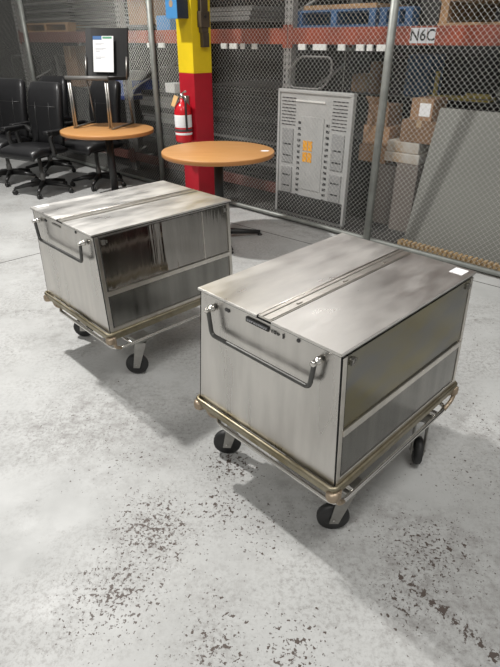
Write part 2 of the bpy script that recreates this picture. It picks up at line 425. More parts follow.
    # casters
    for (l, ww, a) in ((.138, .012, -.785), (.130, CW-.035, -.85), (CL-.143, .020, .60), (CL-.143, CW-.03, .2)):
        b = bm_new(); R_ = .058
        bx(b, l-.045, ww-.045, zr-.020, l+.045, ww+.045, zr-.010, .002)
        lathe(b, [(.026, zr-.038), (.030, zr-.030), (.026, zr-.020)], 14, (l, ww, 0))
        ca, sa = math.cos(a), math.sin(a)
        def q(u, v, z): return (l+u*ca-v*sa, ww+u*sa+v*ca, z)
        bx(b, l-.022, ww-.022, ZB-.05, l+.022, ww+.022, zr-.008) if False else None
        for sg in (-1, 1):
            v0, v1 = sg*.022, sg*.026
            lo_, hi_ = min(v0, v1), max(v0, v1)
            hexa(b, [q(-.052, lo_, R_-.012), q(-.020, lo_, R_-.012), q(-.020, hi_, R_-.012), q(-.052, hi_, R_-.012),
                     q(-.028, lo_, zr-.034), q(.028, lo_, zr-.034), q(.028, hi_, zr-.034), q(-.028, hi_, zr-.034)])
        tube(b, [q(-.036, -.031, R_), q(-.036, .031, R_)], .006, 8)
        hexa(b, [q(-.028, -.026, zr-.038), q(.028, -.026, zr-.038), q(.028, .026, zr-.038), q(-.028, .026, zr-.038),
                 q(-.028, -.026, zr-.034), q(.028, -.026, zr-.034), q(.028, .026, zr-.034), q(-.028, .026, zr-.034)])
        c = obj('caster', b, 'zinc', t)
        b = bm_new(); lathe(b, [(.010, -.016), (.034, -.016), (.036, -.013), (.050, -.015), (.0565, -.011), (R_, 0), (.0565, .011), (.050, .015), (.036, .013), (.034, .016), (.010, .016)], 28, (0, 0, 0), 'Y')
        wv = obj('wheel', b, 'rubber', c); wv.location = q(-.036, 0, R_); wv.rotation_euler = (0, 0, a)
    return t, t_up, t_lo
cart, up0, lo0 = make_cart()
LABEL_N = 'nearer stainless steel box cart with a black nameplate under its lid'
LABEL_F = 'farther stainless steel box cart with mirror-like side panels, near the office chairs'
cart2 = dup(cart, (-.6691, 2.0623, 0), .7775, LABEL_F)
cart.location = (.2393, 1.1301, 0); cart.rotation_euler = (0, 0, .7808); cart['label'] = LABEL_N
# details that only one of them has
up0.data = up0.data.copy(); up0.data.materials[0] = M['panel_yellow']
up2 = [q for q in cart2.children if q.name.startswith('upper_panel')][0]; up2.data = up2.data.copy(); up2.data.materials[0] = M['panel_ripple']; lbl(up0, 'yellow mottled upper side panel')
b = bm_new(); hexa(b, [(.600, -.012, .526), (.606, -.012, .526), (.606, -.008, .526), (.600, -.008, .526), (.600, .001, .768), (.606, .001, .768), (.606, .005, .768), (.600, .005, .768)]); obj('panel_strip', b, 'flange', cart2)  # thin bright upright strip on the upper panel
# nameplate and stamped marks (near cart)
b = bm_new(); bx(b, .0025, .266, .748, .007, .362, .764, .0006)
pl = obj('nameplate', b, 'black_plate', cart); lbl(pl, 'black nameplate with worn pale lettering')
b = bm_new(); rr = random.Random(3); y = .356
while y > .276:
    wd = rr.uniform(.005, .009)
    pat = rr.choice([[(0, 0, .25, 1), (0, .75, 1, 1), (0, .4, .8, .6)], [(0, 0, .25, 1), (.75, 0, 1, 1), (0, 0, 1, .25)], [(0, 0, .25, 1), (0, 0, 1, .25)], [(0, 0, .3, 1), (.7, 0, 1, 1), (0, .4, 1, .6)]])
    strokes(b, .0027, y, .7525, wd, .007, pat); y -= wd+.003
obj('plate_lettering', b, 'print_grey', pl)
b = bm_new(); y = .256
for pat in ([(0, 0, .3, 1), (.7, 0, 1, 1), (0, .8, 1, 1)], [(0, 0, 1, .25), (0, .75, 1, 1), (0, 0, .3, 1), (.7, 0, 1, 1)], [(0, 0, .3, 1), (0, .4, 1, .65), (.7, 0, 1, .6), (0, 0, 1, .2)]):
    strokes(b, .006, y, .750, .008, .010, pat); y -= .011
bx(b, .0045, .207, .748, .006, .211, .764)
obj('inked_mark', b, 'ink', cart)
# stickers on the lids
b = bm_new(); bx(b, .722, .018, ZT+.0003, .778, .066, ZT+.0012); obj('lid_sticker', b, 'white_paper', cart)
b = bm_new(); bx(b, .020, .545, ZT+.0003, .082, .580, ZT+.0012); obj('lid_sticker', b, 'white_paper', cart2)
b = bm_new(); bx(b, .004, .300, .750, .0075, .380, .758, .001); lbl(obj('nameplate', b, 'zinc', cart2), 'dull grey nameplate')

# ------------------------------------------------------------------ round tables
def make_table():
    t = thing('round_table', 'tmp', 'table')
    b = bm_new(); lathe(b, [(.01, .738), (.445, .738), (.450, .736), (.450, .730)], 64); b2 = b
    tp = obj('tabletop', b, 'wood_top', t)
    b = bm_new(); lathe(b, [(.40, .703), (.446, .703), (.4515, .708), (.4515, .731), (.449, .7365), (.44, .7365)], 64)
    obj('edge_band', b, 'wood_edge', tp)
    b = bm_new(); lathe(b, [(.038, .03), (.038, .69)], 20); lathe(b, [(.12, .69), (.12, .702)], 20); obj('pedestal', b, 'black_metal', t)
    for k in range(4):
        a = k*math.pi/2 + R(17)
        b = bm_new(); c, s = math.cos(a), math.sin(a)
        tube(b, [(.02*c, .02*s, .07), (.2*c, .2*s, .05), (.36*c, .36*s, .030)], .02, 8, radii=[.030, .024, .018])
        lathe(b, [(.02, 0), (.022, .006), (.012, .016)], 10, (.36*c, .36*s, 0))
        obj('foot', b, 'black_metal', t)
    return t
tb = make_table()
tb2 = dup(tb, (-1.42, 5.40, 0), .4, 'round oak-topped pedestal table carrying the stacking chair')
place(tb, (-.26, 4.28, 0), 0); tb['label'] = 'round oak-topped pedestal table beside the red column'
b = bm_new(); lathe(b, [(.004, .7382), (.036, .7384), (.034, .7395)], 20, (0, 0, 0))
o = obj('paper_label', b, 'white_paper'); o.location = (.115, 4.265, 0); o.scale = (1, .75, 1)
tag(o, 'small pale round label lying near the right edge of the empty round table', 'label')

# ------------------------------------------------------------------ stacking chair on the left table
def stacking_chair():
    t = thing('stacking_chair', 'black stacking chair with metal legs and a white notice, standing on a round table', 'chair')
    z0 = 0
    b = bm_new()
    hexa(b, [(-.225, -.01, .435), (.225, -.01, .435), (.225, .42, .415), (-.225, .42, .415), (-.225, -.01, .465), (.225, -.01, .465), (.225, .42, .450), (-.225, .42, .450)], .012)
    obj('seat', b, 'black_plastic', t)
    b = bm_new(); tube(b, [(-.222, -.012, .452), (.222, -.012, .452)], .019, 10); obj('seat_front_edge', b, 'steel_lt', t)
    # curved backrest
    b = bm_new(); n = 8; rows = []
    for j in range(7):
        z = .44 + .43*j/6; ring = []
        hw = .228 + .004*math.sin(j)
        for i in range(n+1):
            u = -1+2*i/n; ring.append((u*hw, .40 + .10*(j/6) + .03*(1-u*u), z))
        rows.append(ring)
    fr = [[b.verts.new(p) for p in r_] for r_ in rows]; bk = [[b.verts.new((p[0], p[1]+.028, p[2])) for p in r_] for r_ in rows]
    for j in range(6):
        for i in range(n):
            b.faces.new((fr[j][i], fr[j][i+1], fr[j+1][i+1], fr[j+1][i])); b.faces.new((bk[j][i+1], bk[j][i], bk[j+1][i], bk[j+1][i+1]))
        b.faces.new((fr[j][0], fr[j+1][0], bk[j+1][0], bk[j][0])); b.faces.new((fr[j][n], bk[j][n], bk[j+1][n], fr[j+1][n]))
    for i in range(n):
        b.faces.new((fr[0][i], bk[0][i], bk[0][i+1], fr[0][i+1])); b.faces.new((fr[6][i], fr[6][i+1], bk[6][i+1], bk[6][i]))
    bk_ = obj('backrest', b, 'black_plastic', t)
    for sg in (-1, 1):
        for dx in (0, .022):
            b = bm_new(); tube(b, fillet([(sg*(.205-dx), -.005, .435), (sg*(.200-dx), -.02, .012)], .01), .0095, 8)
            obj('leg', b, 'zinc', t)
        b = bm_new(); tube(b, [(sg*.215, .37, .43), (sg*.22, .44, .012)], .0095, 8); obj('leg', b, 'zinc', t)
        b = bm_new(); tube(b, fillet([(sg*.205, -.02, .009), (sg*.22, .45, .009)], .01), .009, 8); obj('side_runner', b, 'zinc', t)
        b = bm_new(); tube(b, [(sg*.222, .38, .43), (sg*.222, .43, .62)], .010, 8); obj('back_upright', b, 'zinc', t)
    b = bm_new()
    hexa(b, [(-.135, .392, .485), (.085, .392, .485), (.085, .395, .485), (-.135, .395, .485), (-.135, .468, .800), (.085, .468, .800), (.085, .471, .800), (-.135, .471, .800)])
    pa = obj('paper_notice', b, 'white_paper', t); lbl(pa, 'white printed sheet taped to the backrest')
    def on(x0, x1, f0, f1, m, nm):
        b = bm_new(); y = lambda f: .3905+.076*f; z = lambda f: .485+.315*f
        hexa(b, [(x0, y(f0)-.001, z(f0)), (x1, y(f0)-.001, z(f0)), (x1, y(f0)+.0015, z(f0)), (x0, y(f0)+.0015, z(f0)), (x0, y(f1)-.001, z(f1)), (x1, y(f1)-.001, z(f1)), (x1, y(f1)+.0015, z(f1)), (x0, y(f1)+.0015, z(f1))])
        obj(nm, b, m, pa)
    on(-.135, -.04, .90, 1.0, 'blue_print', 'blue_header'); on(-.03, .07, .93, .985, 'green_print', 'green_header')
    for k, f in enumerate((.80, .76, .66, .62, .58, .42, .38)): on(-.11, -.11+[.10, .07, .12, .09, .05, .11, .06][k], f, f+.016, 'print_grey', 'printed_line')
    return t
sc = stacking_chair(); place(sc, (-1.55, 5.40, .738), R(-13)); 

# ------------------------------------------------------------------ leather office chairs
def rounded_slab(b, path, wfun, th, n=8):
    """path: list of (y,z) centre line; width from wfun(t); pillow section"""
    k = len(path); rings = []
    for i, (y, z) in enumerate(path):
        t = i/(k-1); hw = wfun(t)
        a = path[min(i+1, k-1)]; c = path[max(i-1, 0)]
        d = Vector((0, a[0]-c[0], a[1]-c[1])).normalized(); nrm = Vector((0, -d.z, d.y))
        e = 1 - .55*abs(2*t-1)**4
        ring = []
        m = 2*n
        for j in range(m):
            an = 2*math.pi*j/m; cx, sx = math.cos(an), math.sin(an)
            px = hw*math.copysign(abs(cx)**.45, cx); pn = th*e*math.copysign(abs(sx)**.6, sx)
            ring.append(b.verts.new(Vector((px, y, z)) + nrm*pn))
        rings.append(ring)
    for A, B in zip(rings, rings[1:]):
        for j in range(len(A)):
            f = b.faces.new((A[j], A[(j+1) % len(A)], B[(j+1) % len(A)], B[j])); f.smooth = True
    b.faces.new(rings[0][::-1]); b.faces.new(rings[-1])
def office_chair():
    t = thing('office_chair', 'tmp', 'office chair')
    b = bm_new(); rounded_slab(b, [(-.30, .41), (-.27, .455), (-.15, .475), (0, .47), (.14, .46), (.20, .45)], lambda q: .255+.01*math.sin(q*3), .055)
    obj('seat', b, 'leather', t)
    b = bm_new(); rounded_slab(b, [(.17, .44), (.185, .55), (.20, .66), (.205, .78), (.225, .90), (.26, 1.02), (.285, 1.09), (.29, 1.11)], lambda q: .215+.03*math.sin(q*2.6)-.045*q**4, .055)
    bk = obj('backrest', b, 'leather', t)
    b = bm_new()
    for x in (-.10, .10): tube(b, [(x, .125, .50), (x, .147, .66), (x, .152, .78), (x, .175, .92)], .004, 6)
    tube(b, [(-.2, .168, .88), (.2, .168, .88)], .004, 6)
    obj('seam', b, 'black_plastic', bk)
    for sg in (-1, 1):
        b = bm_new()
        tube(b, fillet([(sg*.22, -.02, .42), (sg*.31, -.05, .44), (sg*.315, -.09, .64), (sg*.31, .17, .66), (sg*.24, .20, .60)], .06), .027, 8)
        ar = obj('armrest', b, 'black_plastic', t)
        b = bm_new(); bx(b, sg*.312-.034, -.14, .645, sg*.312+.034, .14, .685, .015); obj('arm_pad', b, 'leather', ar, True)
    b = bm_new(); bx(b, -.11, -.11, .385, .11, .13, .415, .008); obj('tilt_plate', b, 'black_metal', t)
    b = bm_new(); lathe(b, [(.030, .07), (.030, .20), (.022, .205), (.022, .385)], 14)
    lbl(obj('gas_column', b, 'steel_lt', t), 'pale gas lift column')
    for k in range(5):
        a = R(18+72*k); c, s = math.cos(a), math.sin(a)
        b = bm_new(); tube(b, [(.02*c, .02*s, .105), (.18*c, .18*s, .095), (.31*c, .31*s, .070)], .02, 8, radii=[.032, .024, .016])
        lg = obj('base_arm', b, 'black_plastic', t)
        b = bm_new()
        for d in (-.014, .014):
            lathe(b, [(.01, d-.009), (.025, d-.008), (.027, d), (.025, d+.009), (.01, d+.009)], 14, (0, 0, 0), 'Y')
        bx(b, -.006, -.008, .0, .006, .008, .045)
        cc = obj('caster', b, 'black_plastic', lg); cc.location = (.315*c, .315*s, .027); cc.rotation_euler = (0, 0, a+.6)
    return t
oc = office_chair()
OG = 'black leather office chairs by the fence'
for x, y, rz, l in ((-2.93, 6.38, R(-22), 'black leather office chair cut by the left edge of the photo'),
                 (-1.80, 6.20, R(-35), 'black leather office chair behind the table that carries the stacking chair'),
                 (-2.62, 6.92, R(-30), 'black leather office chair in the back row, half hidden by the front ones')):
    dup(oc, (x, y, 0), rz, l, OG)
place(oc, (-2.34, 5.86, 0), R(-27)); oc['label'] = 'front black leather office chair with its whole five-star base in view'; oc['group'] = OG

# ------------------------------------------------------------------ safety column with extinguisher and blue box
CX, CY, CA = -.51, 5.27, R(45)     # box column turned 45 degrees
col = thing('safety_column', 'square steel column painted yellow above and red below, before the fence', 'column', (CX, CY, 0), CA)
hw = .108
b = bm_new(); bx(b, -hw, -hw, .02, hw, hw, 1.245, .004); lbl(obj('red_base', b, 'red', col), 'red painted lower part of the column')
b = bm_new(); bx(b, -hw, -hw, 1.245, hw, hw, 4.6, .004); lbl(obj('yellow_shaft', b, 'yellow', col), 'yellow painted upper part of the column')
b = bm_new(); bx(b, -hw-.04, -hw-.04, 0, hw+.04, hw+.04, .02, .003); obj('base_plate', b, 'red', col)
for k in ((-1, -1), (-1, 1), (1, -1), (1, 1)):
    b = bm_new(); lathe(b, [(.014, .02), (.014, .035), (.006, .045)], 6, (k[0]*(hw+.022), k[1]*(hw+.022), 0)); obj('anchor_bolt', b, 'zinc', col)
# local -x faces the lit left side, local -y the right side of the photo
cb = thing('conduit_box', 'dark brown conduit and junction box running down the right face of the yellow column', 'conduit', (CX, CY, 0), CA)
b = bm_new(); tube(b, [(.02, -hw-.022, 1.5), (.02, -hw-.022, 3.0)], .018, 10); tube(b, [(-.03, -hw-.018, 1.7), (-.03, -hw-.018, 3.0)], .012, 8); obj('conduit_pipe', b, 'conduit', cb)
b = bm_new(); bx(b, -.03, -hw-.045, 1.56, .045, -hw-.001, 2.4, .004); bx(b, -.045, -hw-.055, 1.60, .055, -hw-.001, 1.72, .004); bx(b, -.02, -hw-.045, 1.45, .05, -hw-.001, 1.56, .004); jb = obj('junction_box', b, 'conduit', cb)
b = bm_new(); lathe(b, [(.012, -.004), (.012, .004)], 12, (0, -hw-.058, 1.68), 'Y'); obj('knockout', b, 'steel_mid', jb)
bb = thing('electrical_box', 'blue electrical box mounted on the left of the yellow column, above the extinguisher', 'electrical box', (CX, CY, 0), CA)
b = bm_new(); bx(b, -hw-.12, -.075, 1.665, -hw-.001, .075, 1.86, .004); obj('box_body', b, 'navy', bb)
b = bm_new(); bx(b, -hw-.126, -.077, 1.662, -hw-.120, .077, 1.862, .002); fr = obj('blue_cover', b, 'blue_box', bb)
b = bm_new(); lathe(b, [(.026, -hw-.1275), (.026, -hw-.126)], 16, (0, 0, 1.77), 'X'); obj('yellow_emblem', b, 'pale_wood', fr)
# extinguisher on the left face
ex = thing('fire_extinguisher', 'red fire extinguisher with tan inspection tag hanging on the column', 'fire extinguisher', (CX, CY, 0), CA)
ex0 = (-hw-.085, -.025, 0)
def ctr(prof, m, nm, par, n=24):
    b = bm_new(); lathe(b, prof, n, ex0); return obj(nm, b, m, par)
body = ctr([(.03, .665), (.072, .668), (.078, .685), (.079, .72), (.079, .93), (.070, .975), (.045, 1.005), (.024, 1.02), (.020, 1.045)], 'ext_red', 'cylinder', ex)
ctr([(.0795, .80), (.0798, .802), (.0798, .905), (.0795, .907)], 'white_paper', 'white_label', body)
ctr([(.0795, .735), (.0798, .737), (.0798, .752), (.0795, .754)], 'white_paper', 'white_stripe', body)
ctr([(.0795, .765), (.0805, .767), (.0805, .785), (.0795, .787)], 'dark_hub', 'strap', body)
b = bm_new(); lathe(b, [(.021, 1.04), (.024, 1.06), (.016, 1.085)], 12, ex0)
x0, y0, _ = ex0
tube(b, [(x0, y0+.01, 1.075), (x0-.01, y0-.05, 1.10), (x0-.02, y0-.085, 1.105)], .008, 8); tube(b, [(x0, y0, 1.06), (x0-.01, y0-.05, 1.065), (x0-.02, y0-.08, 1.045)], .008, 8)
obj('valve_handle', b, 'chrome', ex)
b = bm_new(); tube(b, fillet([(x0, y0-.02, 1.05), (x0-.02, y0-.075, 1.03), (x0-.03, y0-.085, .93), (x0-.02, y0-.075, .78)], .03), .010, 8); obj('hose', b, 'black_plastic', ex)
b = bm_new(); hexa(b, [(x0-.085, y0+.01, .975), (x0-.083, y0+.01, .975), (x0-.083, y0+.06, .985), (x0-.085, y0+.06, .985), (x0-.05, y0-.01, 1.06), (x0-.048, y0-.01, 1.06), (x0-.048, y0+.05, 1.07), (x0-.05, y0+.05, 1.07)])
lbl(obj('inspection_tag', b, 'tan_tag', ex), 'tan card tag')
b = bm_new(); bx(b, -hw-.012, -.03, .72, -hw-.0005, .03, 1.06, .002); obj('wall_bracket', b, 'zinc', ex)

# ------------------------------------------------------------------ pallet rack
RD = 4.10    # front plane
rack = thing('pallet_rack', 'long pallet rack with orange-red beams and pale punched uprights behind the fence', 'rack', BK(0, RD), BYAW)
UPS = (-8.55, -5.95, -3.36, -.76)
for s in UPS:
    for d in (0, 1.0):
        b = bm_new()
        bx(b, s-.045, d, 0, s+.045, d+.004, 3.2); bx(b, s-.045, d, 0, s-.041, d+.07, 3.2); bx(b, s+.041, d, 0, s+.045, d+.07, 3.2)
        bx(b, s-.06, d-.01, 0, s+.06, d+.08, .008)
        if d == 0:
            for k in range(60):
                z = .06+k*.052
                for x in (-.022, .022): bx(b, s+x-.007, -.0012, z, s+x+.007, .0005, z+.026, mi=1)
        obj('upright', b, ['upright', 'hole'], rack)
    b = bm_new()
    for k in range(4):
        tube(b, [(s, .05, .2+k*.75), (s, .97, .55+k*.75)], .012, 6); tube(b, [(s, .05, .15+k*.75), (s, .97, .15+k*.75)], .012, 6)
    obj('cross_brace', b, 'upright', rack)
for i in range(3):
    a, c = UPS[i]+.045, UPS[i+1]-.045
    for z in (1.475, 2.65, .12):
        for d in (-.002, .96):
            if z == .12 and i == 2: continue
            m = ('beam_dull' if i == 0 else 'beam')
            b = bm_new(); bx(b, a, d, z, c, d+.045, z+.125 if z > .2 else z+.10, .004)
            bx(b, a-.04, d-.004, z-.03, a+.012, d, z+.15); bx(b, c-.012, d-.004, z-.03, c+.04, d, z+.15)
            bo = obj('beam', b, m if z > .2 else 'beam_dull', rack)
    # wire deck
    for z in (1.60, 2.78):
        b = bm_new()
        for k in range(27): bx(b, a+.03+k*(c-a-.06)/26-.003, .03, z-.004, a+.03+k*(c-a-.06)/26+.003, .98, z+.001)
        for k in range(5): bx(b, a+.02, .06+k*.22, z-.009, c-.02, .066+k*.22, z-.004)
        obj('wire_deck', b, 'galv', rack)
# N6C location tags
b = bm_new()
for k in range(3): bx(b, -2.165+k*.068, -.004, 1.488, -2.165+k*.068+.064, -.0022, 1.588)
sg_ = obj('location_tag', b, 'print_grey'); place(sg_, BK(0, RD), BYAW); tag(sg_, 'pale location tag reading N6C on the orange rack beam', 'sign')
cu = bpy.data.curves.new('tag_text', 'FONT'); cu.body = 'N6C'; cu.size = .105; cu.extrude = .0006; cu.align_x = 'CENTER'; cu.align_y = 'CENTER'; cu.space_character = 1.05; cu.offset = .0016; cu.resolution_u = 6
tmp = bpy.data.objects.new('tmp_text', cu); C.objects.link(tmp); bpy.context.view_layer.update()
me = bpy.data.meshes.new_from_object(tmp.evaluated_get(bpy.context.evaluated_depsgraph_get())); bpy.data.objects.remove(tmp)
me.materials.clear(); me.materials.append(M['ink']); tx = bpy.data.objects.new('tag_lettering', me); C.objects.link(tx); tx.parent = sg_
tx.location = (-2.065, -.0055, 1.538); tx.rotation_euler = (math.pi/2, 0, 0); tx.scale = (.95, 1, 1)

# ---------- goods on the racks
def goods(name, label, cat, s0, s1, D0, D1, z0, z1, m, bev=.004, group=None, rz=0, parts=None):
    """one box-like thing standing at its own place, local x along the fence"""
    t = None
    w_, d_, h_ = s1-s0, D1-D0, z1-z0
    b = bm_new(); bx(b, -w_/2, -d_/2, 0, w_/2, d_/2, h_, bev)
    o = obj(name, b, m); place(o, BK((s0+s1)/2, (D0+D1)/2, z0), BYAW+rz); return tag(o, label, cat, group)
def carton(label, s0, s1, D0, D1, z0, z1, m='cardboard', group='cartons behind the fence post', rz=0, tape=True, white=False, name='cardboard_box'):
    w_, d_, h_ = s1-s0, D1-D0, z1-z0
    t = thing(name, label, 'box', BK((s0+s1)/2, (D0+D1)/2, z0), BYAW+rz, group)
    b = bm_new(); bx(b, -w_/2, -d_/2, 0, w_/2, d_/2, h_-.003, .004); obj('carton', b, m, t)
    for sg in (-1, 1):
        b = bm_new(); bx(b, min(0, sg*w_/2)+.001, -d_/2, h_-.003, max(0, sg*w_/2)-.001, d_/2, h_, 0); obj('flap', b, m, t)
    if tape:
        b = bm_new(); bx(b, -.022, -d_/2-.001, h_*.7, .022, -d_/2+.001, h_-.001); bx(b, -.022, -d_/2, h_, .022, d_/2, h_+.001); obj('tape', b, 'pale_wood', t)
    if white:
        b = bm_new(); bx(b, -w_*.1, -d_/2-.0015, h_*.2, w_*.4, -d_/2, h_*.8); obj('shipping_label', b, 'white_paper', t)
    return t
def pallet(label, s, D, z, m, wd=1.0, dp=.9, group=None, h=.13):
    t = thing('pallet', label, 'pallet', BK(s, D, z), BYAW, group)
    for k in range(3):
        b = bm_new(); x = -wd/2+.04+k*(wd-.08)/2; bx(b, x-.03, -dp/2, .018, x+.03, dp/2, h-.018, .002); obj('stringer', b, m, t)
    for k in range(6):
        b = bm_new(); y = -dp/2+.045+k*(dp-.09)/5; bx(b, -wd/2, y-.045, h-.018, wd/2, y+.045, h, .002); obj('deck_board', b, m, t)
    for k in range(3):
        b = bm_new(); y = -dp/2+.045+k*(dp-.09)/2; bx(b, -wd/2, y-.045, 0, wd/2, y+.045, .018, .002); obj('bottom_board', b, m, t)
    return t
# upper level
DK = 1.601
pallet('blue painted pallet on the rack shelf, right of the pale punched upright', -2.93, 4.62, DK, 'blue_pal', .82, .9)
pallet('blue painted pallet on the rack shelf, immediately left of the slanted fence post', -2.35, 5.52-.9, DK, 'blue_pal', .30, .9)
goods('plywood_sheet', 'brown board lying on top of the blue pallet', 'board', -3.28, -2.55, 4.2, 5.0, DK+.131, DK+.165, 'bw')
pallet('pale wooden pallet on the rack shelf at the top right corner', -1.50, 4.62, DK, 'bw', 1.0, .9, h=.17)
goods('wooden_board', 'pale board lying on the wooden pallet at the top right', 'board', -1.98, -1.0, 4.2, 5.0, DK+.171, DK+.21, 'pale_wood')
goods('steel_locker', 'grey green metal cabinet on the shelf behind the slanted fence post', 'cabinet', -2.19, -2.04, 4.25, 4.9, DK, DK+.5, 'steel_mid')
for k in range(3):
    goods('steel_tray', ['pale steel tray at the bottom of the stack right of the yellow column', 'pale steel tray in the middle of the stack right of the yellow column', 'pale steel tray on top of the stack right of the yellow column'][k], 'tray', -4.65+.05*k, -3.98+.02*k, 4.25, 4.8, 1.672+k*.042, 1.672+k*.042+.038, 'steel_lt', .003, 'pale steel trays right of the yellow column')
goods('support_block', 'dark block under the pale steel trays right of the yellow column', 'block', -4.60, -4.1, 4.35, 4.75, DK, 1.671, 'steel_dk')
goods('steel_cabinet', 'dark grey steel carcass at the back of the shelf right of the yellow column', 'cabinet', -4.2, -3.5, 4.82, 5.05, DK, DK+.45, 'steel_dk')
# left bay upper: sheets on a pallet
pallet('raw wood pallet on the far left shelf under the grey sheets', -7.85, 4.62, DK, 'bw', 1.25, .9, h=.11)
rs = random.Random(11)
for k in range(14):
    goods('corrugated_sheet', ['thick grey sheet, number %d from the pallet up, in the far left stack' % (k+1)][0].replace('number %d from the pallet up' % (k+1), ['lowest', 'second lowest', 'third from the bottom', 'fourth from the bottom', 'fifth from the bottom', 'sixth from the bottom', 'seventh from the bottom', 'seventh from the top', 'sixth from the top', 'fifth from the top', 'fourth from the top', 'third from the top', 'second from the top', 'topmost'][k]),
          'sheet', -8.43+rs.uniform(-.02, .02), -7.22+rs.uniform(-.02, .02), 4.2+rs.uniform(0, .02), 5.0, DK+.112+k*.032, DK+.112+k*.032+.024, ['steel_mid', 'steel_lt', 'steel_mid'][k % 3], .002, 'grey sheets stacked on the far left shelf')
for k in range(12):
    goods('shelf_tray', ['grey tray, %s of the tall stack above the stacking chair' % w_ for w_ in ('lowest', 'second', 'third', 'fourth', 'fifth', 'sixth', 'sixth from the top', 'fifth from the top', 'fourth from the top', 'third from the top', 'second from the top', 'topmost')][k],
          'tray', -7.12+rs.uniform(-.02, .02), -6.08+rs.uniform(-.02, .02), 4.22, 5.0, DK+k*.038, DK+k*.038+.026, ['steel_dk', 'steel_mid'][k % 2], .002, 'grey trays stacked above the stacking chair')
carton('brown carton on the upper shelf immediately left of the middle fence post', -5.88, -5.45, 4.2, 4.8, DK+.06, DK+.45, 'cardboard', None)
goods('blue_bin', 'turquoise bin on the upper shelf right of the middle fence post', 'bin', -5.36, -5.12, 4.2, 4.6, DK, DK+.14, 'blue_box')
# white tags clipped under the beam
tgp = [(-4.48, -4.40), (-4.20, -4.12), (-4.08, -3.98), (-3.93, -3.88), (-3.78, -3.72), (-3.22, -3.14), (-3.06, -2.92), (-2.80, -2.73), (-2.62, -2.55), (-2.52, -2.47), (-2.43, -2.34), (-5.40, -5.28), (-5.20, -5.10)]
for i, (a, c) in enumerate(tgp):
    o = goods('clip_tag', 'white plastic clip hanging under the orange beam', 'clip', a, c, 4.072, 4.09, 1.432, 1.478, 'white_plastic', .002, 'white clips under the orange beam')
    o['label'] = ['white clip under the beam, first right of the yellow column', 'white clip under the beam, second right of the yellow column', 'wide white clip under the beam midway between column and pale upright', 'narrow white clip under the beam left of the pale upright', 'white clip under the beam just left of the pale upright',
                  'white clip under the beam just right of the pale upright', 'widest white clip under the beam above the wire handle loop', 'white clip under the beam right of the wire handle loop', 'white clip under the beam above the orange blob', 'narrow white clip under the beam, second left of the slanted post', 'white clip under the beam nearest the slanted fence post',
                  'white clip under the beam right of the middle fence post', 'white clip under the beam against the left of the yellow column'][i]
# lower middle bay: stacked dark shelving between column and grey platform truck
names = ['lowest', 'second', 'third', 'fourth', 'fifth', 'sixth', 'seventh', 'eighth', 'ninth', 'tenth', 'eleventh', 'twelfth', 'thirteenth', 'fourteenth', 'fifteenth', 'sixteenth', 'seventeenth', 'eighteenth', 'nineteenth', 'twentieth']
z = .225
pallet('dark pallet on the low beam right of the red column', -3.98, 4.62, .222, 'steel_dk', 1.15, .9, h=.10)
z = .324; k = 0
while z < 1.36 and k < 20:
    th = rs.choice([.03, .04, .045, .06]); a = rs.uniform(-.05, .05)
    goods('steel_sheet', 'dark steel sheet, %s from the bottom, stacked right of the red column' % names[k], 'steel sheet', -4.55+a, -3.46+min(a, .01), 4.17+rs.uniform(0, .05), 5.0, z, z+th-.004, rs.choice(['steel_dk', 'steel_dk', 'steel_dk', 'steel_mid', 'steel_dk', 'steel_lt']), .003, 'dark shelf panels stacked right of the red column')
    z += th + rs.choice([0, 0, .0]); k += 1
# leftwards part of the same bay
z = .222; k = 0
while z < .95 and k < 16:
    th = rs.choice([.035, .05, .06]); a = rs.uniform(-.04, .04)
    goods('steel_channel', 'steel channel, %s from the bottom, stacked left of the red column' % names[k], 'channel', -5.75+a, -4.75+a, 4.16+rs.uniform(0, .05), 5.0, z, z+th-.004, rs.choice(['steel_dk', 'steel_mid', 'steel_dk', 'steel_lt']), .003, 'steel channels between the middle post and the column')
    z += th; k += 1
zt = z
goods('steel_cabinet', 'dark steel carcass on top of the channel stack between middle post and column', 'cabinet', -5.6, -5.0, 4.35, 4.9, zt, zt+.25, 'steel_dk')
goods('white_carton', 'small white box on top of the channel stack left of the red column', 'box', -5.25, -5.08, 4.17, 4.33, zt, zt+.10, 'white_plastic')
# left bay lower
pallet('dark pallet low on the rack behind the office chairs', -7.2, 4.62, .222, 'steel_dk', 2.2, .9, h=.10)
goods('black_crate', 'large black crate behind the office chairs, low on the rack', 'crate', -8.2, -6.6, 4.25, 5.0, .324, .92, 'black_bag', .02)
goods('blue_crate', 'blue plastic crate behind the fence, right of the stacking chair', 'crate', -6.40, -6.04, 4.2, 4.7, .83, 1.05, 'blue_crate', .01)
goods('grey_crate', 'dark grey crate under the blue crate behind the fence', 'crate', -6.42, -6.02, 4.2, 4.8, .324, .829, 'steel_dk', .01)
goods('white_bag', 'crumpled white bag lying on the blue crate behind the fence', 'bag', -6.30, -6.08, 4.3, 4.55, 1.051, 1.16, 'steel_lt', .04)
carton('brown carton on the black crate left of the stacking chair', -7.62, -7.30, 4.27, 4.7, .921, 1.43, 'cardboard_dk', None)
for k in range(5):
    goods('metal_bracket', ['dull metal bracket on the black crate, %s' % w_ for w_ in ('nearest the left edge of the photo', 'second from the left edge', 'beside the left fence post', 'right of the left fence post', 'against the brown carton')][k], 'bracket', -8.15+k*.105, -8.15+k*.105+.07, 4.3+.04*k, 4.6+.03*k, .921, .921+[.30, .38, .26, .42, .33][k], ['steel_mid', 'steel_lt', 'steel_mid'][k % 3], .01, 'metal brackets on the black crate')
goods('rolled_liner', 'dark roll of sheeting behind the leftmost office chair', 'roll', -9.0, -8.62, 4.1, 4.4, 0, 1.3, 'steel_dk', .05)

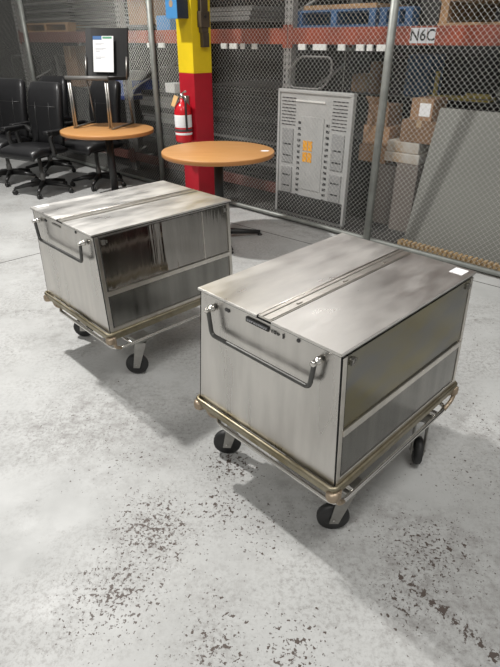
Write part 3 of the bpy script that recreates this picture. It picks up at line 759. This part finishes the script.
# ---------- right bay floor goods (no low beam here)
# grey plastic platform truck standing on end with wire handle
pt = thing('platform_truck', 'grey plastic platform truck stood on end behind the fence with orange sticker', 'platform truck', BK(-2.90, 3.93), BYAW)
PW, PH = .405, 1.13
b = bm_new(); bx(b, -PW, 0, .0, PW, .030, PH, .02); bx(b, -PW, -.012, PH-.03, PW, .035, PH, .008); bx(b, -PW, -.012, 0.02, -PW+.025, .035, PH, .006); bx(b, PW-.025, -.012, .02, PW, .035, PH, .006)
for k in range(9):
    for x0, x1 in ((-.36, -.20), (.20, .35)): bx(b, x0, -.003, .83+k*.028, x1, .001, .838+k*.028, mi=1)
for k in range(14):
    for x in (-.165, .145): bx(b, x, -.003, .20+k*.05, x+.035, .001, .222+k*.05, mi=1)
dk = obj('deck', b, ['grey_plastic', 'dark_hub'], pt)
b = bm_new(); bx(b, -.13, -.006, .28, .12, .001, .92, .004); obj('centre_spine', b, 'grey_plastic', dk)
for sgx in (-1, 1):
    for (zz0, zz1) in ((.22, .46), (.50, .80)):
        b = bm_new(); x0, x1 = (sgx*.28-.065, sgx*.28+.065)
        bx(b, x0, -.010, zz0, x1, .001, zz1, .006)
        for k in range(2): bx(b, x0+.02, -.012, zz0+.06+k*.10, x1-.02, -.009, zz0+.072+k*.10, mi=1)
        obj('moulded_pad', b, ['grey_plastic2', 'dark_hub'], dk)
b = bm_new(); bx(b, -.20, -.008, 1.035, .12, -.001, 1.05); obj('raised_lettering_bar', b, 'white_plastic', dk)
for k in range(2):
    b = bm_new()
    z_ = .53+k*.10; bx(b, -.095, -.009, z_, -.047, -.006, z_+.085); bx(b, -.04, -.009, z_, .008, -.006, z_+.085)
    lbl(obj('orange_sticker', b, 'orange_st', dk), 'orange warning sticker')
b = bm_new(); bx(b, -PW+.03, -.014, .03, PW-.03, .0015, .215, .004); lbl(obj('dark_lower_edge', b, 'black_plastic', dk), 'dark bottom end of the deck')  # black strip over the lower end of the deck
b = bm_new(); lp = fillet([(-.30, .02, 1.14), (.05, .02, 1.14), (.14, .02, 1.25), (.14, .02, 1.385), (-.20, .02, 1.385), (-.33, .02, 1.25)], .06, True); tube(b, lp, .009, 8, True)
lbl(obj('handle_loop', b, 'steel_lt', pt), 'pale wire handle loop')
# cartons between the truck and the pole
goods('grey_board', 'tan grey board leaning behind the slanted fence post, left one of two', 'board', -2.47, -2.20, 4.30, 4.42, 0, .54, 'panel_tan', .004)
goods('grey_board', 'tan grey cabinet side behind the fence, under the white boxes', 'board', -2.19, -1.99, 4.22, 4.75, 0, .585, 'panel_tan', .004)
carton('lower plain cardboard box left of the slanted fence post', -2.62, -2.34, 4.28, 4.68, .545, .685, 'cardboard')
carton('upper plain cardboard box left of the slanted fence post', -2.60, -2.34, 4.29, 4.66, .686, .85, 'cardboard')
cx = carton('open brown box on top left of the slanted fence post', -2.58, -2.38, 4.3, 4.55, .851, 1.02, 'cardboard_dk', tape=False)
b = bm_new(); hexa(b, [(-.10, -.12, .168), (.10, -.12, .168), (.10, -.115, .168), (-.10, -.115, .168), (-.12, -.16, .235), (.08, -.16, .235), (.08, -.155, .235), (-.12, -.155, .235)]); obj('open_flap', b, 'cardboard', cx)
goods('grey_board', 'dark shelf stand behind the lower plain cardboard box', 'stand', -2.66, -2.48, 4.3, 4.7, 0, .544, 'steel_dk', .004)
goods('white_carton', 'lower white wrapped box right of the slanted post, above the tan cabinet side', 'box', -2.33, -2.00, 4.23, 4.6, .586, .668, 'print_pale', .01, 'white wrapped boxes')
goods('white_carton', 'upper white wrapped box right of the slanted post, under the cardboard', 'box', -2.32, -2.02, 4.24, 4.6, .669, .76, 'print_pale', .01, 'white wrapped boxes')
carton('wide cardboard box on the white wrapped boxes', -2.21, -1.90, 4.24, 4.6, .761, .935, 'cardboard_dk')
carton('small cardboard box with white label, topmost right of the slanted post', -2.15, -1.96, 4.25, 4.5, .936, 1.10, 'cardboard', white=True)
# big leaning grey sheet
b = bm_new(); hexa(b, [(-.50, -.02, 0), (.50, -.02, 0), (.50, .02, 0), (-.50, .02, 0), (-.47, .20, 1.05), (.50, .20, 1.05), (.50, .24, 1.05), (-.47, .24, 1.05)], .006)
o = obj('leaning_panel', b, 'panel_grey'); place(o, BK(-1.40, 3.98), BYAW); tag(o, 'large plain grey panel leaning behind the fence at the right edge', 'panel')
# tan ribbed strip along fence foot
b = bm_new(); n = 36
for k in range(n):
    s = -1.88+k*.039; bx(b, s, -.022, .018, s+.024, .03, .062, .006)
bx(b, -1.90, -.006, 0, -1.88+n*.039, .022, .05, .003)
o = obj('ribbed_strip', b, 'rope'); place(o, BK(0, 3.87), BYAW); tag(o, 'tan ribbed strip lying at the foot of the big grey leaning panel', 'strip')
# things hanging in the dark bay under the beam
goods('blue_board', 'dark blue sheet standing behind the fence right of the slanted post', 'sheet', -2.36, -2.17, 4.65, 4.7, 1.0, 1.45, 'blue_tarp', .004) if False else None
sh = thing('storage_shelf', 'dark grey shelving unit behind the cartons and leaning panel', 'shelf', BK(-2.05, 4.80), BYAW)
for z_ in (.10, .60, 1.02): 
    b = bm_new(); bx(b, -1.15, 0, z_, 1.15, .42, z_+.03, .003); obj('shelf_board', b, 'steel_dk', sh)
for x in (-1.15, 1.13):
    b = bm_new(); bx(b, x, 0, 0, x+.03, .42, 1.42, .003); obj('shelf_side', b, 'steel_dk', sh)
goods('blue_board', 'dark blue folded sheet on the shelf right of the slanted post', 'sheet', -2.56, -2.33, 4.85, 5.15, 1.051, 1.40, 'blue_tarp', .02)
goods('orange_drum', 'dim orange bundle in the dark bay right of the wire handle loop', 'bundle', -3.155, -2.98, 4.86, 5.1, 1.051, 1.22, 'bw', .04)
goods('brown_case', 'dark brown case on the shelf behind the handle loop', 'case', -2.95, -2.75, 4.86, 5.15, 1.051, 1.33, 'cardboard_dk', .02)
goods('black_case', 'black case on the shelf behind the slanted fence post', 'case', -2.72, -2.58, 4.86, 5.15, 1.051, 1.38, 'black_bag', .02)
b = bm_new(); bx(b, -.27, -.02, 0, .0, .02, .03, .003); bx(b, -.24, -.02, .0, -.215, .02, .22, .003); bx(b, .06, -.02, .025, .27, .02, .06, .003); bx(b, -.02, -.02, 0, .08, .02, .035, .003)
bx(b, -.27, -.02, 0, .27, .30, .012)
o = obj('yellow_bracket', b, 'yellow_rail'); place(o, BK(-2.02, 4.86, 1.051), BYAW); tag(o, 'dusty yellow metal bracket on the shelf under the N6C tag', 'bracket')
for k in range(3):
    t = thing('plastic_fitting', ['pale plastic fitting near the right edge, left one of three', 'pale plastic fitting near the right edge, middle one of three', 'pale plastic fitting near the right edge, right one of three'][k], 'fitting', BK(-1.69+k*.12, 4.95, 1.051), BYAW, 'pale fittings under the rack beam')
    b = bm_new(); lathe(b, [(.04, 0), (.042, .10+.04*k), (.028, .12+.04*k), (.028, .22+.05*k), (.035, .24+.05*k), (.035, .27+.05*k)], 16); obj('fitting_body', b, 'steel_lt', t)
    b = bm_new(); lathe(b, [(.044, .05), (.046, .055), (.046, .08), (.044, .085)], 16); obj('fitting_ring', b, 'white_plastic', t)
for o in cart2.children:      # the farther cart's front casters sit a little further in
    if o.name.startswith('caster') and abs(o.bound_box[0][0]) < .2: o.location.x = .05
